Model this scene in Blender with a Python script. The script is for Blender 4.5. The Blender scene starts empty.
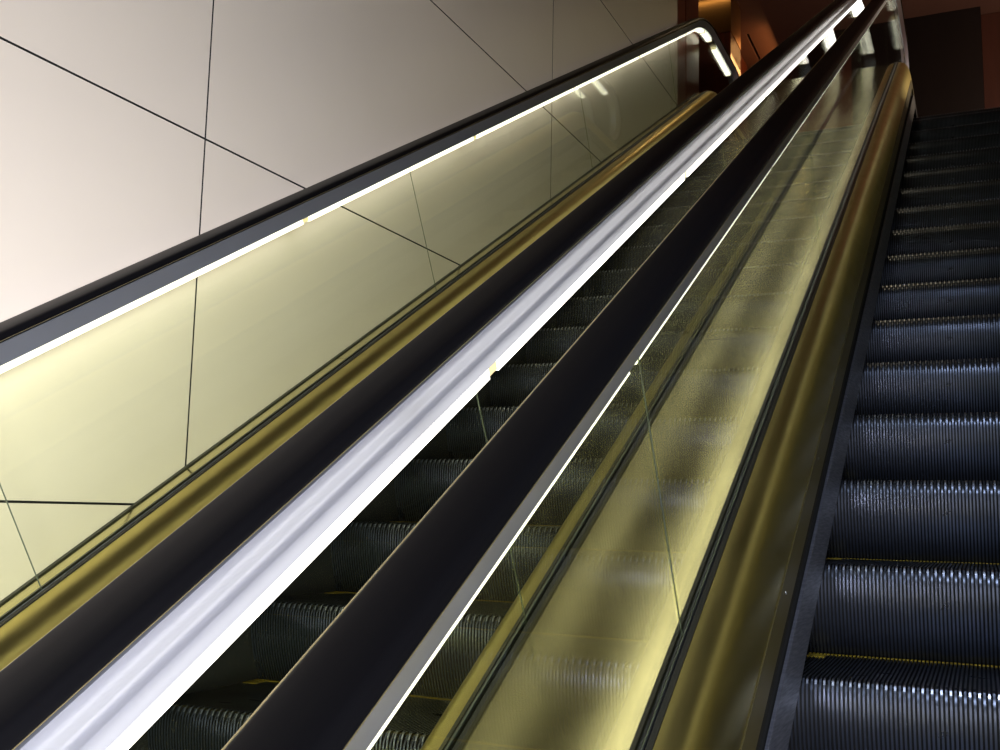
import bpy, bmesh, math, random
from mathutils import Vector, Matrix
random.seed(7)
SC = bpy.context.scene
COL = SC.collection
R = math.radians
ZC = 3.3                      # eye height above the lower hall floor
TH = R(30)                    # incline of the escalators
CT, ST = math.cos(TH), math.sin(TH)
D2 = (CT, ST)                 # along the incline, (y, z)
N2 = (-ST, CT)                # normal to the incline, (y, z)

# ------------------------------------------------------------------ materials
MATS = {}
def s2l(c):
    return tuple(((v/255.0)/12.92 if v/255.0 <= .04045 else ((v/255.0+.055)/1.055)**2.4) for v in c)

def new_mat(name):
    m = bpy.data.materials.new(name); m.use_nodes = True
    nt = m.node_tree; nt.nodes.clear()
    out = nt.nodes.new('ShaderNodeOutputMaterial')
    MATS[name] = m
    return m, nt, out

def pbr(name, rgb, rough=.5, metal=0., spec=.5, noise=None, rough_var=0., stretch=(1, 1, 1), scale=8., bump=0., coat=0.):
    m, nt, out = new_mat(name)
    b = nt.nodes.new('ShaderNodeBsdfPrincipled')
    nt.links.new(b.outputs[0], out.inputs[0])
    b.inputs['Base Color'].default_value = (*s2l(rgb), 1)
    b.inputs['Roughness'].default_value = rough
    b.inputs['Metallic'].default_value = metal
    b.inputs['Specular IOR Level'].default_value = spec
    b.inputs['Coat Weight'].default_value = coat
    if noise or rough_var or bump:
        tc = nt.nodes.new('ShaderNodeTexCoord')
        mp = nt.nodes.new('ShaderNodeMapping'); mp.inputs['Scale'].default_value = stretch
        mp.inputs['Rotation'].default_value = (-TH, 0, 0) if stretch != (1, 1, 1) else (0, 0, 0)
        nz = nt.nodes.new('ShaderNodeTexNoise'); nz.inputs['Scale'].default_value = scale
        nz.inputs['Detail'].default_value = 5
        nt.links.new(tc.outputs['Object'], mp.inputs[0]); nt.links.new(mp.outputs[0], nz.inputs['Vector'])
        if noise:
            mx = nt.nodes.new('ShaderNodeMix'); mx.data_type = 'RGBA'
            rp = nt.nodes.new('ShaderNodeValToRGB')
            rp.color_ramp.elements[0].position = .3; rp.color_ramp.elements[1].position = .7
            nt.links.new(nz.outputs[0], rp.inputs[0]); nt.links.new(rp.outputs[0], mx.inputs[0])
            mx.inputs[6].default_value = (*s2l(rgb), 1); mx.inputs[7].default_value = (*s2l(noise), 1)
            nt.links.new(mx.outputs[2], b.inputs['Base Color'])
        if rough_var:
            mr = nt.nodes.new('ShaderNodeMapRange')
            mr.inputs[1].default_value = .3; mr.inputs[2].default_value = .7
            mr.inputs[3].default_value = max(.02, rough-rough_var); mr.inputs[4].default_value = rough+rough_var
            nt.links.new(nz.outputs[0], mr.inputs[0]); nt.links.new(mr.outputs[0], b.inputs['Roughness'])
        if bump:
            bp = nt.nodes.new('ShaderNodeBump'); bp.inputs['Strength'].default_value = bump
            bp.inputs['Distance'].default_value = .002
            nt.links.new(nz.outputs[0], bp.inputs['Height']); nt.links.new(bp.outputs[0], b.inputs['Normal'])
    return m

def emis(name, rgb, strength):
    m, nt, out = new_mat(name)
    e = nt.nodes.new('ShaderNodeEmission')
    e.inputs[0].default_value = (*s2l(rgb), 1); e.inputs[1].default_value = strength
    nt.links.new(e.outputs[0], out.inputs[0])
    return m

def glass_mat(name, tint):
    """thin plate glass: tinted transmission plus a mirror reflection that follows Schlick's law"""
    m, nt, out = new_mat(name)
    g = nt.nodes.new('ShaderNodeNewGeometry')
    dt = nt.nodes.new('ShaderNodeVectorMath'); dt.operation = 'DOT_PRODUCT'
    nt.links.new(g.outputs['Incoming'], dt.inputs[0]); nt.links.new(g.outputs['Normal'], dt.inputs[1])
    def math_(op, a, b=None):
        n = nt.nodes.new('ShaderNodeMath'); n.operation = op
        for i, v in enumerate((a, b)):
            if v is None: continue
            if isinstance(v, (int, float)): n.inputs[i].default_value = v
            else: nt.links.new(v, n.inputs[i])
        return n.outputs[0]
    c = math_('ABSOLUTE', dt.outputs['Value'])
    f = math_('POWER', math_('SUBTRACT', 1.0, c), 5.0)
    f = math_('ADD', math_('MULTIPLY', f, .96), .05)
    tr = nt.nodes.new('ShaderNodeBsdfTransparent'); tr.inputs[0].default_value = (*tint, 1)
    gl = nt.nodes.new('ShaderNodeBsdfGlossy'); gl.inputs['Roughness'].default_value = .0
    mx = nt.nodes.new('ShaderNodeMixShader')
    nt.links.new(f, mx.inputs[0]); nt.links.new(tr.outputs[0], mx.inputs[1]); nt.links.new(gl.outputs[0], mx.inputs[2])
    nt.links.new(mx.outputs[0], out.inputs[0])
    return m

M_WALL = pbr('wall_panel', (222, 212, 202), .45, spec=.3, noise=(217, 207, 196), scale=1.5)
M_JOINT = pbr('joint_dark', (18, 20, 20), .8)
M_RUBBER = pbr('handrail_rubber', (11, 11, 14), .44, spec=.12)
M_ALU = pbr('satin_aluminium', (208, 212, 228), .28, metal=.8)
M_TUBE = emis('light_tube', (255, 249, 236), 3.5)
M_TUBEEND = emis('tube_end', (255, 236, 180), 1.3)
M_GLASS = glass_mat('balustrade_glass', (.966, .985, .905))
M_JOINTG = pbr('glass_joint', (84, 92, 84), .4)
M_GASKET = pbr('gasket', (38, 38, 32), .38, spec=.5)
M_GLINT = pbr('glint_strip', (150, 158, 170), .3, metal=1)
M_BRASS = pbr('brass_deck', (212, 196, 124), .36, metal=1, noise=(204, 188, 116), rough_var=.03, stretch=(1, .06, 1), scale=18)
M_BRASS2 = pbr('brass_outer_deck', (214, 206, 158), .20, metal=1, rough_var=.03, stretch=(1, .3, 1), scale=5)
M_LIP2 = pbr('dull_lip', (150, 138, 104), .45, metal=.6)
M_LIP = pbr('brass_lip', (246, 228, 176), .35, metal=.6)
M_OLIVE = pbr('olive_band', (98, 90, 58), .5, metal=.5)
M_SKIRT = pbr('skirt_steel', (104, 107, 120), .45, metal=.35, noise=(84, 87, 100), stretch=(1, 3, 40), scale=6, rough_var=.08)
M_DARK = pbr('recess_dark', (8, 8, 8), .8)
M_STEP = pbr('step_aluminium', (98, 104, 120), .31, metal=.9, noise=(76, 82, 96), scale=7, rough_var=.05)
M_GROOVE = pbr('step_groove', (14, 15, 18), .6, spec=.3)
M_TIP = pbr('cleat_tip', (150, 156, 172), .3, metal=.9)
M_YEL = pbr('yellow_edge', (196, 168, 30), .55, noise=(140, 118, 24), scale=30)
M_WOOD = pbr('red_brown_wood', (124, 58, 34), .30, spec=.5, noise=(88, 42, 26), stretch=(6, 6, .6), scale=4, coat=.3)
M_DWOOD = pbr('dark_wood', (27, 17, 13), .5, noise=(22, 13, 10), stretch=(6, 6, .5), scale=3)
M_MWOOD = pbr('brown_wood', (84, 44, 30), .5, noise=(76, 40, 27), stretch=(6, 6, .5), scale=3)
M_CEIL = pbr('brown_ceiling', (124, 88, 74), .6, noise=(117, 82, 69), scale=2)
M_BRONZE = pbr('satin_bronze', (176, 132, 76), .33, metal=1)
M_FLOOR = pbr('stone_floor', (70, 60, 52), .25, noise=(58, 48, 42), scale=2)
M_SCREW = pbr('screw', (220, 220, 215), .25, metal=1)

# ------------------------------------------------------------------ object helpers
def link(me, name, parent=None):
    o = bpy.data.objects.new(name, me); COL.objects.link(o)
    if parent is not None: o.parent = parent
    return o

def mesh(name, verts, faces, mats, parent=None, fmat=None, smooth=None, recalc=True):
    me = bpy.data.meshes.new(name)
    me.from_pydata([tuple(v) for v in verts], [], faces)
    for m in (mats if isinstance(mats, (list, tuple)) else [mats]): me.materials.append(m)
    if fmat:
        for p, k in zip(me.polygons, fmat): p.material_index = k
    if recalc:
        bm = bmesh.new(); bm.from_mesh(me); bmesh.ops.recalc_face_normals(bm, faces=bm.faces); bm.to_mesh(me); bm.free()
    if smooth is not None:
        for p in me.polygons: p.use_smooth = True
        me.set_sharp_from_angle(angle=R(smooth))
    me.update()
    return link(me, name, parent)

class MB:
    def __init__(s): s.v = []; s.f = []; s.m = []
    def box(s, x0, x1, y0, y1, z0, z1, m=0):
        b = len(s.v)
        s.v += [(x, y, z) for z in (z0, z1) for y in (y0, y1) for x in (x0, x1)]
        s.f += [(b, b+2, b+3, b+1), (b+4, b+5, b+7, b+6), (b, b+1, b+5, b+4), (b+2, b+6, b+7, b+3), (b, b+4, b+6, b+2), (b+1, b+3, b+7, b+5)]
        s.m += [m]*6
    def front(s):
        for q in range(len(s.m)-6, len(s.m)): s.m[q] = 1
        s.m[-1] = 0
    def build(s, name, mats, parent=None, smooth=None):
        return mesh(name, s.v, s.f, mats, parent, s.m, smooth)

def thing(name, label, cat, loc=(0, 0, 0), group=None):
    o = bpy.data.objects.new(name, None); COL.objects.link(o)
    o.location = loc; o.empty_display_size = .2
    o['label'] = label; o['category'] = cat
    if group: o['group'] = group
    return o

def struct(o):
    o['kind'] = 'structure'; return o

# ------------------------------------------------------------------ escalator path
N_H = -.48; R_H = 1.35
S_T = 9.06                                   # end of the straight incline
N_C = N_H - R_H
YC = S_T*D2[0] + N_C*N2[0]
ZK = S_T*D2[1] + N_C*N2[1]
S_LOW = -3.4
def station(s):
    """origin (y,z) of N=0 and the normal there; s runs along the reference line"""
    if s <= S_T: return (s*D2[0], s*D2[1]), N2
    arc = s - S_T
    a_end = TH*1.0
    ang = arc/1.2                            # angle turned so far
    if ang < a_end:
        t = TH-ang; n = (-math.sin(t), math.cos(t))
        return (YC-N_C*n[0], ZK-N_C*n[1]), n
    return (YC+(arc-1.2*TH), ZK-N_C), (0., 1.)
def stations(s0, s1):
    L = []
    if s0 < S_T:
        L.append(s0)
        k = math.ceil(s0/1.1+.001)
        while k*1.1 < min(s1, S_T)-.05: L.append(k*1.1); k += 1
        if s1 > S_T: L.append(S_T)
        else: L.append(s1)
    else: L.append(s0)
    if s1 > S_T:
        for i in range(1, 11):
            v = S_T+1.2*TH*i/10
            if v > s0+.001 and v < s1-.001: L.append(v)
        L.append(s1)
    return L
S_FLAT = S_T+1.2*TH                          # start of the level part
def P(X, N, s):
    o, n = station(s)
    return Vector((X, o[0]+n[0]*N, o[1]+n[1]*N+ZC))
Z_LAND = ZK+(-1.5-N_C)+ZC                    # upper landing

def sweep(name, prof, s0, s1, mat, parent=None, closed=True, smooth=35, extra=None, fm=None):
    """prof: [(X,N)...] swept along the escalator from s0 to s1"""
    ss = stations(s0, s1)
    rings = [[P(x, n, s) for x, n in prof] for s in ss]
    if extra: rings += extra
    k = len(prof); v = [p for r in rings for p in r]; f = []; m = []
    rng = range(k) if closed else range(k-1)
    for i in range(len(rings)-1):
        for j in rng:
            a, b = i*k+j, i*k+(j+1) % k
            f.append((a, b, b+k, a+k)); m.append(fm[j] if fm else 0)
    if closed:
        f.append(tuple(range(k))); f.append(tuple((len(rings)-1)*k+j for j in range(k))); m += [fm[0] if fm else 0]*2
    return mesh(name, v, f, mat, parent, m, smooth, recalc=closed)

S_END = S_FLAT + .78                         # where the handrail starts round the newel
R_NEW = .29
def newel(prof, a1=200, nst=14):
    o, n = station(S_END)
    cN = N_H-R_NEW
    cy, cz = o[0], o[1]+cN+ZC
    rings = []
    for i in range(1, nst+1):
        a = R(a1)*i/nst
        rings.append([Vector((x, cy+(nn-cN)*math.sin(a), cz+(nn-cN)*math.cos(a))) for x, nn in prof])
    return rings

GJ = [1.475+2.205*k for k in range(-2, 4)]   # glass joints
TJ = [1.455+1.452*k for k in range(-3, 6)]   # gaps between light tubes

def balustrade(xc, dr, label, group=None):
    """xc: centre of the handrail; dr=+1 when the passenger side lies towards +x"""
    base = P(xc, -1.5, 0)
    t = thing('escalator_balustrade', label, 'balustrade', (0, 0, 0), group)
    E = lambda pts: [(xc+dr*e, n) for e, n in pts]
    # handrail belt
    hp = [(xc+e, n) for e, n in [(-.040, -.4985), (-.0412, -.491), (-.0412, -.4845), (-.0392, -.4800), (-.0365, -.4778), (-.033, -.4772), (-.015, -.4774), (.006, -.4784),
          (.026, -.4812), (.0330, -.4842), (.0352, -.4874), (.0372, -.4900), (.0402, -.494), (.0405, -.4985), (.033, -.504), (-.033, -.504)]]
    sweep('handrail', hp, S_LOW, S_END, M_RUBBER, t, extra=newel(hp), smooth=50)
    # aluminium guide under the belt
    gp = E([(.034, -.5045), (.030, -.512), (.022, -.528), (.0135, -.546), (.0085, -.558), (-.0042, -.5582), (-.0527, -.5582), (-.0505, -.552), (-.0478, -.5415), (-.0472, -.5402),
            (-.0446, -.5345), (-.0428, -.5280), (-.0421, -.5190), (-.0403, -.5115), (-.0383, -.5045)])
    sweep('handrail_guide', gp, S_LOW, S_END, M_ALU, t, extra=newel(gp, 180), smooth=25)
    for q in ([(-.0414, -.4812), (-.0430, -.4812), (-.0430, -.4842), (-.0414, -.4842)], [(.0407, -.4976), (.0413, -.4976), (.0413, -.4986), (.0407, -.4986)]):
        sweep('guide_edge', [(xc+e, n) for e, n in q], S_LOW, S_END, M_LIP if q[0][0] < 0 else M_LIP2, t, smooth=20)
    # luminous tubes
    dp = E([(-.0045, -.5587), (-.0520, -.5587), (-.0508, -.5775), (-.0045, -.5775)])
    cuts = [S_LOW]+[x for x in TJ if x < S_T]+[S_FLAT-.28, S_FLAT+.12]
    ends = cuts[1:-1]+[S_FLAT-.02, S_END-.02]
    for i, a in enumerate(cuts):
        b = ends[i]
        a2, b2 = a+.019, b-.019
        o = sweep('light_tube', dp, a2, b2, M_TUBE, t, smooth=25)
        # yellowish end caps of the tube
        for (u, w) in ((a2-.0175, a2-.0005), (b2+.0005, b2+.0175)):
            vs = []; fs = []; sh = 0
            pr = E([(-.0055, -.5592), (-.0500, -.5592), (-.0490, -.5745), (-.0055, -.5745)])
            vs += [P(x, n, u) for x, n in pr]+[P(x, n, w) for x, n in pr]
            fs += [tuple(sh+q for q in F) for F in ((0, 1, 2, 3), (7, 6, 5, 4), (0, 4, 5, 1), (1, 5, 6, 2), (2, 6, 7, 3), (3, 7, 4, 0))]
            mesh('tube_cap', vs, fs, M_TUBEEND, o)
    # glass panels
    gcuts = [g for g in GJ if g > S_LOW+.3]
    allc = [S_LOW]+gcuts+[None]
    for i in range(len(allc)-1):
        a = allc[i]+.0025; b = allc[i+1]
        top, bot = -.5585, -1.13
        out = []
        if b is None:
            ss = stations(a, S_END)
            upper = [(top, s) for s in ss]; lower = [(bot, s) for s in ss]
            yz = [(P(0, n, s).y, P(0, n, s).z) for n, s in upper]
            o_, n_ = station(S_END); cN = N_H-R_NEW
            cy, cz = o_[0], o_[1]+cN+ZC
            rr = top-cN
            for q in range(1, 13):
                an = math.pi*q/13
                yz.append((cy+rr*math.sin(an), cz+rr*math.cos(an)))
            yz2 = [(P(0, n, s).y, P(0, n, s).z) for n, s in reversed(lower)]
            yz = yz+yz2
        else:
            b -= .0025
            jp = [(xc-.0008, top), (xc+.0008, top), (xc+.0008, bot+.04), (xc-.0008, bot+.04)]
            sweep('glass_joint', jp, b+.0012, b+.0040, M_JOINTG, t, smooth=20)
            yz = [(P(0, n, s).y, P(0, n, s).z) for n, s in ((top, a), (top, b), (bot, b), (bot, a))]
        k = len(yz)
        v = [Vector((xc-.004, y, z)) for y, z in yz]+[Vector((xc+.004, y, z)) for y, z in yz]
        f = [tuple(range(k)), tuple(range(2*k-1, k-1, -1))]+[(j, (j+1) % k, (j+1) % k+k, j+k) for j in range(k)]
        mesh('glass_panel', v, f, M_GLASS, t)
    # gasket, and a bright strip standing in for the reflection at the glass foot
    sweep('glass_gasket', E([(-.0045, -1.081), (-.0125, -1.082), (-.0125, -1.13), (.020, -1.13), (.020, -1.084), (.0115, -1.081), (.0095, -1.090), (.0045, -1.090), (.0042, -1.105), (-.0042, -1.105)]),
          S_LOW, S_END+.25, M_GASKET, t, smooth=20)
    sweep('glass_foot_glint', E([(.0046, -1.0875), (.0094, -1.0875), (.0094, -1.0825), (.007, -1.0812), (.0046, -1.0825)]), S_LOW, S_END+.25, M_GLINT, t, smooth=30)
    # rounded brass inner deck, in lengths
    ip = E([(.0206, -1.092), (.0206, -1.0865), (.030, -1.0875), (.045, -1.0915), (.058, -1.0985), (.070, -1.110), (.080, -1.126), (.0885, -1.148), (.0955, -1.176),
            (.0995, -1.203), (.1015, -1.226), (.1015, -1.236), (.090, -1.236), (.080, -1.16), (.05, -1.11)])
    dc = [S_LOW, .1, 4.62, 8.55, S_END+.25]
    for a, b in zip(dc, dc[1:]):
        d = sweep('inner_deck', ip, a+.0012, b-.0012, M_BRASS, t, smooth=40)
    # screws along the inner deck
    sv = MB()
    k = 0
    s = -.6
    while s < 8.4:
        p = P(xc+dr*.1035, -1.262, s)
        vs = []; fs = []
        for q in range(8):
            a = q*math.pi/4
            vs.append(Vector((p.x, p.y+.0035*math.cos(a), p.z+.0035*math.sin(a))))
        for q in range(8): vs.append(vs[q]+Vector((dr*.0022, 0, 0)))
        fs = [tuple(range(8)), tuple(range(8, 16))]+[(q, (q+1) % 8, (q+1) % 8+8, q+8) for q in range(8)]
        mesh('screw', vs, fs, M_SCREW, t)
        s += .62
    # olive band under the deck, dark gap, steel skirt
    sweep('trim_band', E([(.1018, -1.2365), (.104, -1.2365), (.107, -1.306), (.100, -1.306), (.096, -1.24)]), S_LOW, S_END+.25, M_OLIVE, t, smooth=20)
    sweep('shadow_gap', E([(.0965, -1.3065), (.098, -1.38), (.090, -1.38), (.090, -1.3065)]), S_LOW, S_END+.25, M_DARK, t, smooth=20)
    sk = [S_LOW, 1.2, 2.95, 4.7, 6.45, 8.2, S_END+.25]
    for a, b in zip(sk, sk[1:]):
        sweep('skirt_panel', E([(.1145, -1.352), (.1160, -1.355), (.1225, -1.460), (.1190, -1.462), (.1085, -1.353)]), a+.001, b-.001, M_SKIRT, t, smooth=20)
    sweep('lower_skirt', E([(.1075, -1.36), (.105, -1.44), (.062, -1.47), (.062, -1.9), (.05, -1.9), (.05, -1.36)]), S_LOW, S_END+.25, M_DARK, t, smooth=20)
    return t

XA, XB, XCc, XD = -2.018, -.776, -.481, .761
balustrade(XA, 1, 'far left glass escalator balustrade beside the cream panelled wall, its handrail bending at the top')
balustrade(XB, -1, 'middle glass escalator balustrade with broad bright aluminium band and light strip under black handrail')
balustrade(XCc, 1, 'nearest glass escalator balustrade, brass rounded inner deck beside the right hand steps')
balustrade(XD, -1, 'glass balustrade on the far right side of the right hand steps')

# ------------------------------------------------------------------ outer decks
def deck(x0, x1, n, label, cat='deck', cuts=None, name='outer_deck', edge=None):
    t = thing(name, label, cat)
    cuts = cuts or [S_LOW, -1.1, .9, 2.965, 4.95, 6.95, 8.95, S_END+.25]
    for a, b in zip(cuts, cuts[1:]):
        sweep('deck_panel', [(x0, n), (x1, n), (x1, n-.02), (x0, n-.02)], a+.0015, b-.0015, M_BRASS2, t, smooth=20)
    sweep('deck_backing', [(x0, n-.021), (x1, n-.021), (x1, n-.04), (x0, n-.04)], cuts[0], cuts[-1], M_DARK, t, smooth=20)
    if edge:
        sweep('edge_seal', [(edge[0], n+.004), (edge[1], n+.004), (edge[1], n-.03), (edge[0], n-.03)], cuts[0], cuts[-1], M_GASKET, t, smooth=20)
    return t
deck(XB+.0130, XCc-.0130, -1.090, 'wide polished brass deck lying between the two neighbouring glass balustrades')
deck(-2.087, XA-.0130, -1.090, 'narrow brass deck strip between the far left glass and the cream wall', edge=(-2.0995, -2.0875))
deck(XD+.0130, .835, -1.090, 'narrow brass deck strip outside the far right glass')

# ------------------------------------------------------------------ steps
PITCH = .459
DY, DZ = PITCH*CT, PITCH*ST
SW = 1.108
def step_mesh():
    # outline of the cleats (y towards the top, z up) seen from the side, nose at the origin
    outer = []; inner = []
    prof = [(DY+.036, 0.)] + [(DY+.018, 0.), (.02, 0.), (.008, 0.0)]
    for t in (0, .035, .08, .14, .21, .28, .36, .44, .52, .60, .68, .76, .84, .92, 1.0):
        y = .060*t**2-.013*math.sin(math.pi*t**.6)
        z = -.004-.262*t
        prof.append((y, z))
    k = len(prof)
    nrm = []
    for i in range(k):
        a = prof[max(0, i-1)]; b = prof[min(k-1, i+1)]
        dy, dz = b[0]-a[0], b[1]-a[1]; l = math.hypot(dy, dz)
        nrm.append((-dz/l, dy/l))           # points inwards (below tread / behind riser)
    v = []; f = []; m = []
    fin, gap = .0045, .0045
    nf = int(SW/(fin+gap))
    x = -nf*(fin+gap)/2
    W = SW/2
    for q in range(nf):
        dep = .0095
        lift = 0.0
        xs = (x, x+fin, x+fin+gap)
        cols = []
        tall = (q % 2 == 0)
        for (xx, d) in ((x, 1), (x, 0), (x+fin, 0), (x+fin, 1), (x+fin+gap, 1)):
            base = len(v)
            for i, (y, z) in enumerate(prof):
                if d:
                    dd = dep if i < 4 else .0068
                    v.append((xx, y-abs(nrm[i][0])*0+(dd if i >= 4 else 0), z-(dd if i < 5 else 0)))
                else:
                    if 3 <= i <= 5 and not tall: v.append((xx, y+.006, z-.004 if i < 4 else z))
                    else: v.append((xx, y, z))
            cols.append(base)
        for ci in range(4):
            a, b = cols[ci], cols[ci+1]
            for i in range(k-1):
                f.append((a+i, a+i+1, b+i+1, b+i))
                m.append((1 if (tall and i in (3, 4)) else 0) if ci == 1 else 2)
        x += fin+gap
    # body behind the cleats
    b0 = len(v)
    bp = [(DY+.036, -.011), (.014, -.011), (.003, -.06), (.013, -.13), (.041, -.20), (.076, -.262), (.11, -.262), (DY-.08, -.06), (DY+.036, -.06)]
    kk = len(bp)
    for xx in (-W, W): v += [(xx, y, z) for y, z in bp]
    f += [tuple(b0+i for i in range(kk)), tuple(b0+kk+i for i in reversed(range(kk)))]
    f += [(b0+i, b0+(i+1) % kk, b0+kk+(i+1) % kk, b0+kk+i) for i in range(kk)]
    m += [2]*(kk+2)
    me = bpy.data.meshes.new('step')
    me.from_pydata(v, [], f); me.materials.append(M_STEP); me.materials.append(M_TIP); me.materials.append(M_GROOVE)
    for p, q in zip(me.polygons, m): p.material_index = q; p.use_smooth = True
    me.set_sharp_from_angle(angle=R(32)); me.update()
    # yellow cleat tips at the rear edge
    yb = MB(); x = -nf*(fin+gap)/2
    for q in range(nf):
        yb.box(x-.0002, x+fin+.0002, DY+.019, DY+.0355, -.008, .0016)
        x += fin+gap
    ye = bpy.data.meshes.new('yellow_edge')
    ye.from_pydata(yb.v, [], yb.f); ye.materials.append(M_YEL); ye.update()
    # side margin
    sb = MB(); sb.box(-W+.001, -W+.045, DY-.035, DY+.01, -.006, .0012)
    ys = bpy.data.meshes.new('side_mark'); ys.from_pydata(sb.v, [], sb.f); ys.materials.append(M_YEL); ys.update()
    return me, ye, ys
STEP, YEDGE, YSIDE = step_mesh()
def step_band(xm, s0, label):
    t = thing('escalator_step_band', label, 'escalator steps', group=None)
    k = -8
    while True:
        s = s0+k*PITCH
        y = s*CT+1.5*ST; z = s*ST-1.5*CT
        over = z+ZC > Z_LAND-.01
        if k >= 0 and z+ZC > Z_LAND+.30: break
        z = min(z+ZC, Z_LAND-.004+0)
        o = bpy.data.objects.new('step', STEP); COL.objects.link(o); o.parent = t; o.location = (xm, y, z)
        e = bpy.data.objects.new('yellow_edge', YEDGE); COL.objects.link(e); e.parent = o
        e2 = bpy.data.objects.new('yellow_side_mark', YSIDE); COL.objects.link(e2); e2.parent = o
        k += 1
    return y+DY
S0R, S0L = 1.915, 1.60
yr = step_band((XCc+XD)/2, S0R, 'right hand flight of grooved dark metal escalator steps climbing away')
yl = step_band((XA+XB)/2, S0L, 'left hand flight of escalator steps seen through the middle glass, yellow rear edges')

# comb plates at the top
def comb(xm, y0, label):
    t = thing('comb_plate', label, 'comb plate', (xm, y0, Z_LAND))
    b = MB(); b.box(-.50, .50, .041, 1.1, .0, .012); b.build('plate', M_SKIRT, t)
    c = MB()
    for i in range(54): c.box(-.49+i*.018, -.484+i*.018, .0, .0405, .0, .010)
    c.build('comb_teeth', M_YEL, t)
comb((XCc+XD)/2, yr, 'metal comb plate where the right hand steps end at the landing')
comb((XA+XB)/2, yl, 'metal comb plate where the left hand steps end at the landing')

def truss(x0, x1, label):
    t = thing('escalator_truss', label, 'escalator frame')
    sweep('casing', [(x0, -1.80), (x1, -1.80), (x1, -2.45), (x0, -2.45)], S_LOW-1.4, S_T-.6, M_DARK, t, smooth=20)
truss(-.40, .68, 'dark frame casing beneath the right hand steps')
truss(-1.857, -.937, 'dark frame casing beneath the left hand steps')

# ------------------------------------------------------------------ the building
WX = -2.10
b = MB()
ys = [-6.0, -3.20, -.413, 2.377, 5.168, 7.86]
zs = [-3.3, -2.205, -1.1, .003, 1.108, 2.212, 3.28, 4.38, 5.6]
G = .0032
for i in range(len(ys)-1):
    for j in range(len(zs)-1):
        b.box(WX-.02, WX, ys[i]+G, ys[i+1]-G, zs[j]+G+ZC, zs[j+1]-G+ZC); b.front()
b.box(WX-.20, WX-.0205, -6, 7.86, 0, 5.6+ZC, 1)
struct(b.build('wall_left', [M_WALL, M_JOINT]))
b = MB(); b.box(.84, 1.04, -.8, 7.86, 0, 5.6+ZC); struct(b.build('wall_right', M_DWOOD))
b = MB(); b.box(-6, 5, -8.2, 7.9, -.2, 0); struct(b.build('floor', M_FLOOR))
YE = P(0, 0, S_END+.25).y
b = MB()
yl2 = max(yr, yl)+1.1
b.box(-6, 4, max(yr, yl)+.04, 20, Z_LAND-.35, Z_LAND)
struct(b.build('floor_upper', M_FLOOR))
ZT = 5.6+ZC
b = MB()
# ceiling with two slot openings
sx0, sx1 = -2.285, -2.255
def cbox(x0, x1, y0, y1): b.box(x0, x1, y0, y1, ZT, ZT+.15)
cbox(-6, sx0, -6, 20); cbox(sx1, 5, -6, 20)
yy = -6
for a, c in ((9.2, 11.11), (11.61, 12.45), (12.95, 13.8)):
    cbox(sx0, sx1, yy, a); yy = c
cbox(sx0, sx1, yy, 20)
b.box(sx0-.02, sx1+.02, 9, 14, ZT+.151, ZT+.20, 1)
struct(b.build('ceiling', [M_CEIL, M_DARK]))
b = MB(); b.box(-6, 5, -8.2, -8, 0, ZT); struct(b.build('wall_rear', M_DWOOD))
b = MB(); b.box(-6, 5, 20, 20.2, Z_LAND-.35, ZT); struct(b.build('wall_far', M_DWOOD))
b = MB(); b.box(-6.2, -6, -8.2, 20.2, 0, ZT); struct(b.build('wall_outer_left', M_DWOOD))
b = MB(); b.box(5, 5.2, -8.2, 20.2, 0, ZT); struct(b.build('wall_outer_right', M_DWOOD))

# dark panelled bulkhead at the top right
t = thing('wood_bulkhead', 'dark wood panelled wall behind the top of the right hand steps', 'wall panelling', (0, 11.9, Z_LAND))
b = MB()
for x0, x1 in ((-.76, .20),):
    b.box(x0, x1, 0, .25, 0, ZT-Z_LAND)
b.build('panel', M_DWOOD, t)
t = thing('wood_partition', 'brown wood partition at the upper right edge beside the dark bulkhead', 'wall panelling', (0, 12.1, Z_LAND))
b = MB(); b.box(.205, 2.6, 0, .2, 0, ZT-Z_LAND-.01); b.build('panel', M_MWOOD, t)

# column at the end of the cream wall
t = thing('wood_column', 'glossy red brown wood column where the cream panelled wall ends', 'column', (WX, 7.87, Z_LAND))
b = MB()
b.box(-.30, -.004, .0, .26, -1.2, ZT-Z_LAND); b.box(-.30, .0, .268, .70, -1.2, ZT-Z_LAND)
b.build('shaft', M_WOOD, t)
t = thing('bronze_column', 'bronze clad square column behind the bend of the far handrail', 'column', (-2.42, 10.5, Z_LAND))
b = MB(); b.box(-.34, .19, 0, .5, .0, 1.85); b.build('lower_cladding', M_WOOD, t)
b = MB(); b.box(-.345, .195, -.005, .505, 1.855, ZT-Z_LAND-.002); b.build('bronze_head', M_BRONZE, t)
# orange lit wall seen beyond the handrail
t = thing('wood_side_wall', 'red brown wood wall glowing orange under its lamp, beyond the far handrail', 'wall panelling', (-2.45, 11.2, Z_LAND))
b = MB(); b.box(-.2, 0, 0, 1.3, 0, ZT-Z_LAND-.002); b.build('panel', M_WOOD, t)

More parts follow.
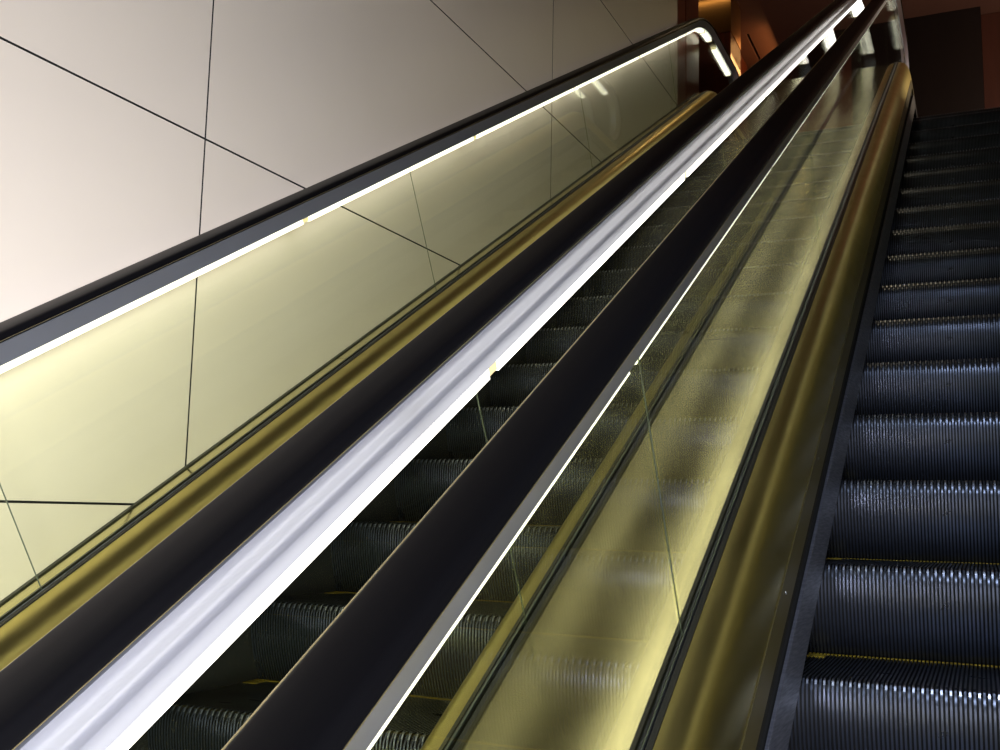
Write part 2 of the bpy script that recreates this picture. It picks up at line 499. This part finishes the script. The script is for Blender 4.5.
# ------------------------------------------------------------------ lamps
def area(name, loc, target, size, energy, color, sy=None):
    l = bpy.data.lights.new(name, 'AREA'); l.energy = energy; l.color = color
    l.shape = 'RECTANGLE'; l.size = size; l.size_y = sy or size
    o = bpy.data.objects.new(name, l); COL.objects.link(o); o.location = loc
    o.rotation_euler = (Vector(target)-Vector(loc)).to_track_quat('-Z', 'Y').to_euler()
    return o
def spot(name, loc, target, energy, color, ang=60, blend=.5, rad=.04):
    l = bpy.data.lights.new(name, 'SPOT'); l.energy = energy; l.color = color
    l.spot_size = R(ang); l.spot_blend = blend; l.shadow_soft_size = rad
    o = bpy.data.objects.new(name, l); COL.objects.link(o); o.location = loc
    o.rotation_euler = (Vector(target)-Vector(loc)).to_track_quat('-Z', 'Y').to_euler()
    return o
hl = area('wall_fill', (1.9, -3.2, 2.5), (-2.1, 2.5, 2.6), 2.4, 148, (.97, .965, 1.0), 1.6); hl.data.spread = R(58)  # low area light added out of view to brighten the cream wall
spot('near_light', (.2, -.1, ZC+1.8), (.1, 2.8, ZC-.35), 150, (.74, .84, 1.0), 66, 1.0, .2)
spot('downlight', (-.5, 2.2, ZT-.1), (-2.1, 5.4, ZC+1.7), 65, (1, .78, .42), 65, .9, .15)
area('column_lamp', (-2.5, 10.36, ZT-.03), (-2.5, 10.42, ZT-1), .5, .3, (1, .72, .40), .04)
area('wall_strip', (-1.95, 12.0, ZT-.14), (-2.45, 12.0, ZT-.26), 1.1, 2.6, (1, .48, .16), .05)
spot('downlight', (-1.5, 9.1, ZT-.1), (-1.5, 9.2, 5), 10, (1, .72, .38), 110)
l = bpy.data.lights.new('ceiling_fill', 'POINT'); l.energy = 80; l.color = (1, .76, .60); l.shadow_soft_size = .15  # unseen point light, added to lift the brown ceiling above the landing
o = bpy.data.objects.new('ceiling_fill', l); COL.objects.link(o); o.location = (1.6, 10.0, Z_LAND+.9)
w = bpy.data.worlds.new('World'); SC.world = w; w.use_nodes = True
w.node_tree.nodes['Background'].inputs[0].default_value = (.9, .75, .6, 1)
w.node_tree.nodes['Background'].inputs[1].default_value = .02

# ------------------------------------------------------------------ camera
cd = bpy.data.cameras.new('Camera'); cam = bpy.data.objects.new('Camera', cd); COL.objects.link(cam)
cd.sensor_fit = 'HORIZONTAL'; cd.sensor_width = 36; cd.lens = 36*1.0391289
cd.clip_start = .02; cd.clip_end = 100
Rr = Vector((.908871, .416574, .020462)); U = Vector((.036417, -.128136, .991088)); F = Vector((-.415483, .900026, .131629))
cam.matrix_world = Matrix(((Rr.x, U.x, -F.x, 0), (Rr.y, U.y, -F.y, 0), (Rr.z, U.z, -F.z, ZC), (0, 0, 0, 1)))
SC.camera = cam
vs = SC.view_settings
vs.view_transform = 'Standard'; vs.look = 'None'; vs.exposure = 0.0; vs.gamma = 1; vs.use_curve_mapping = False
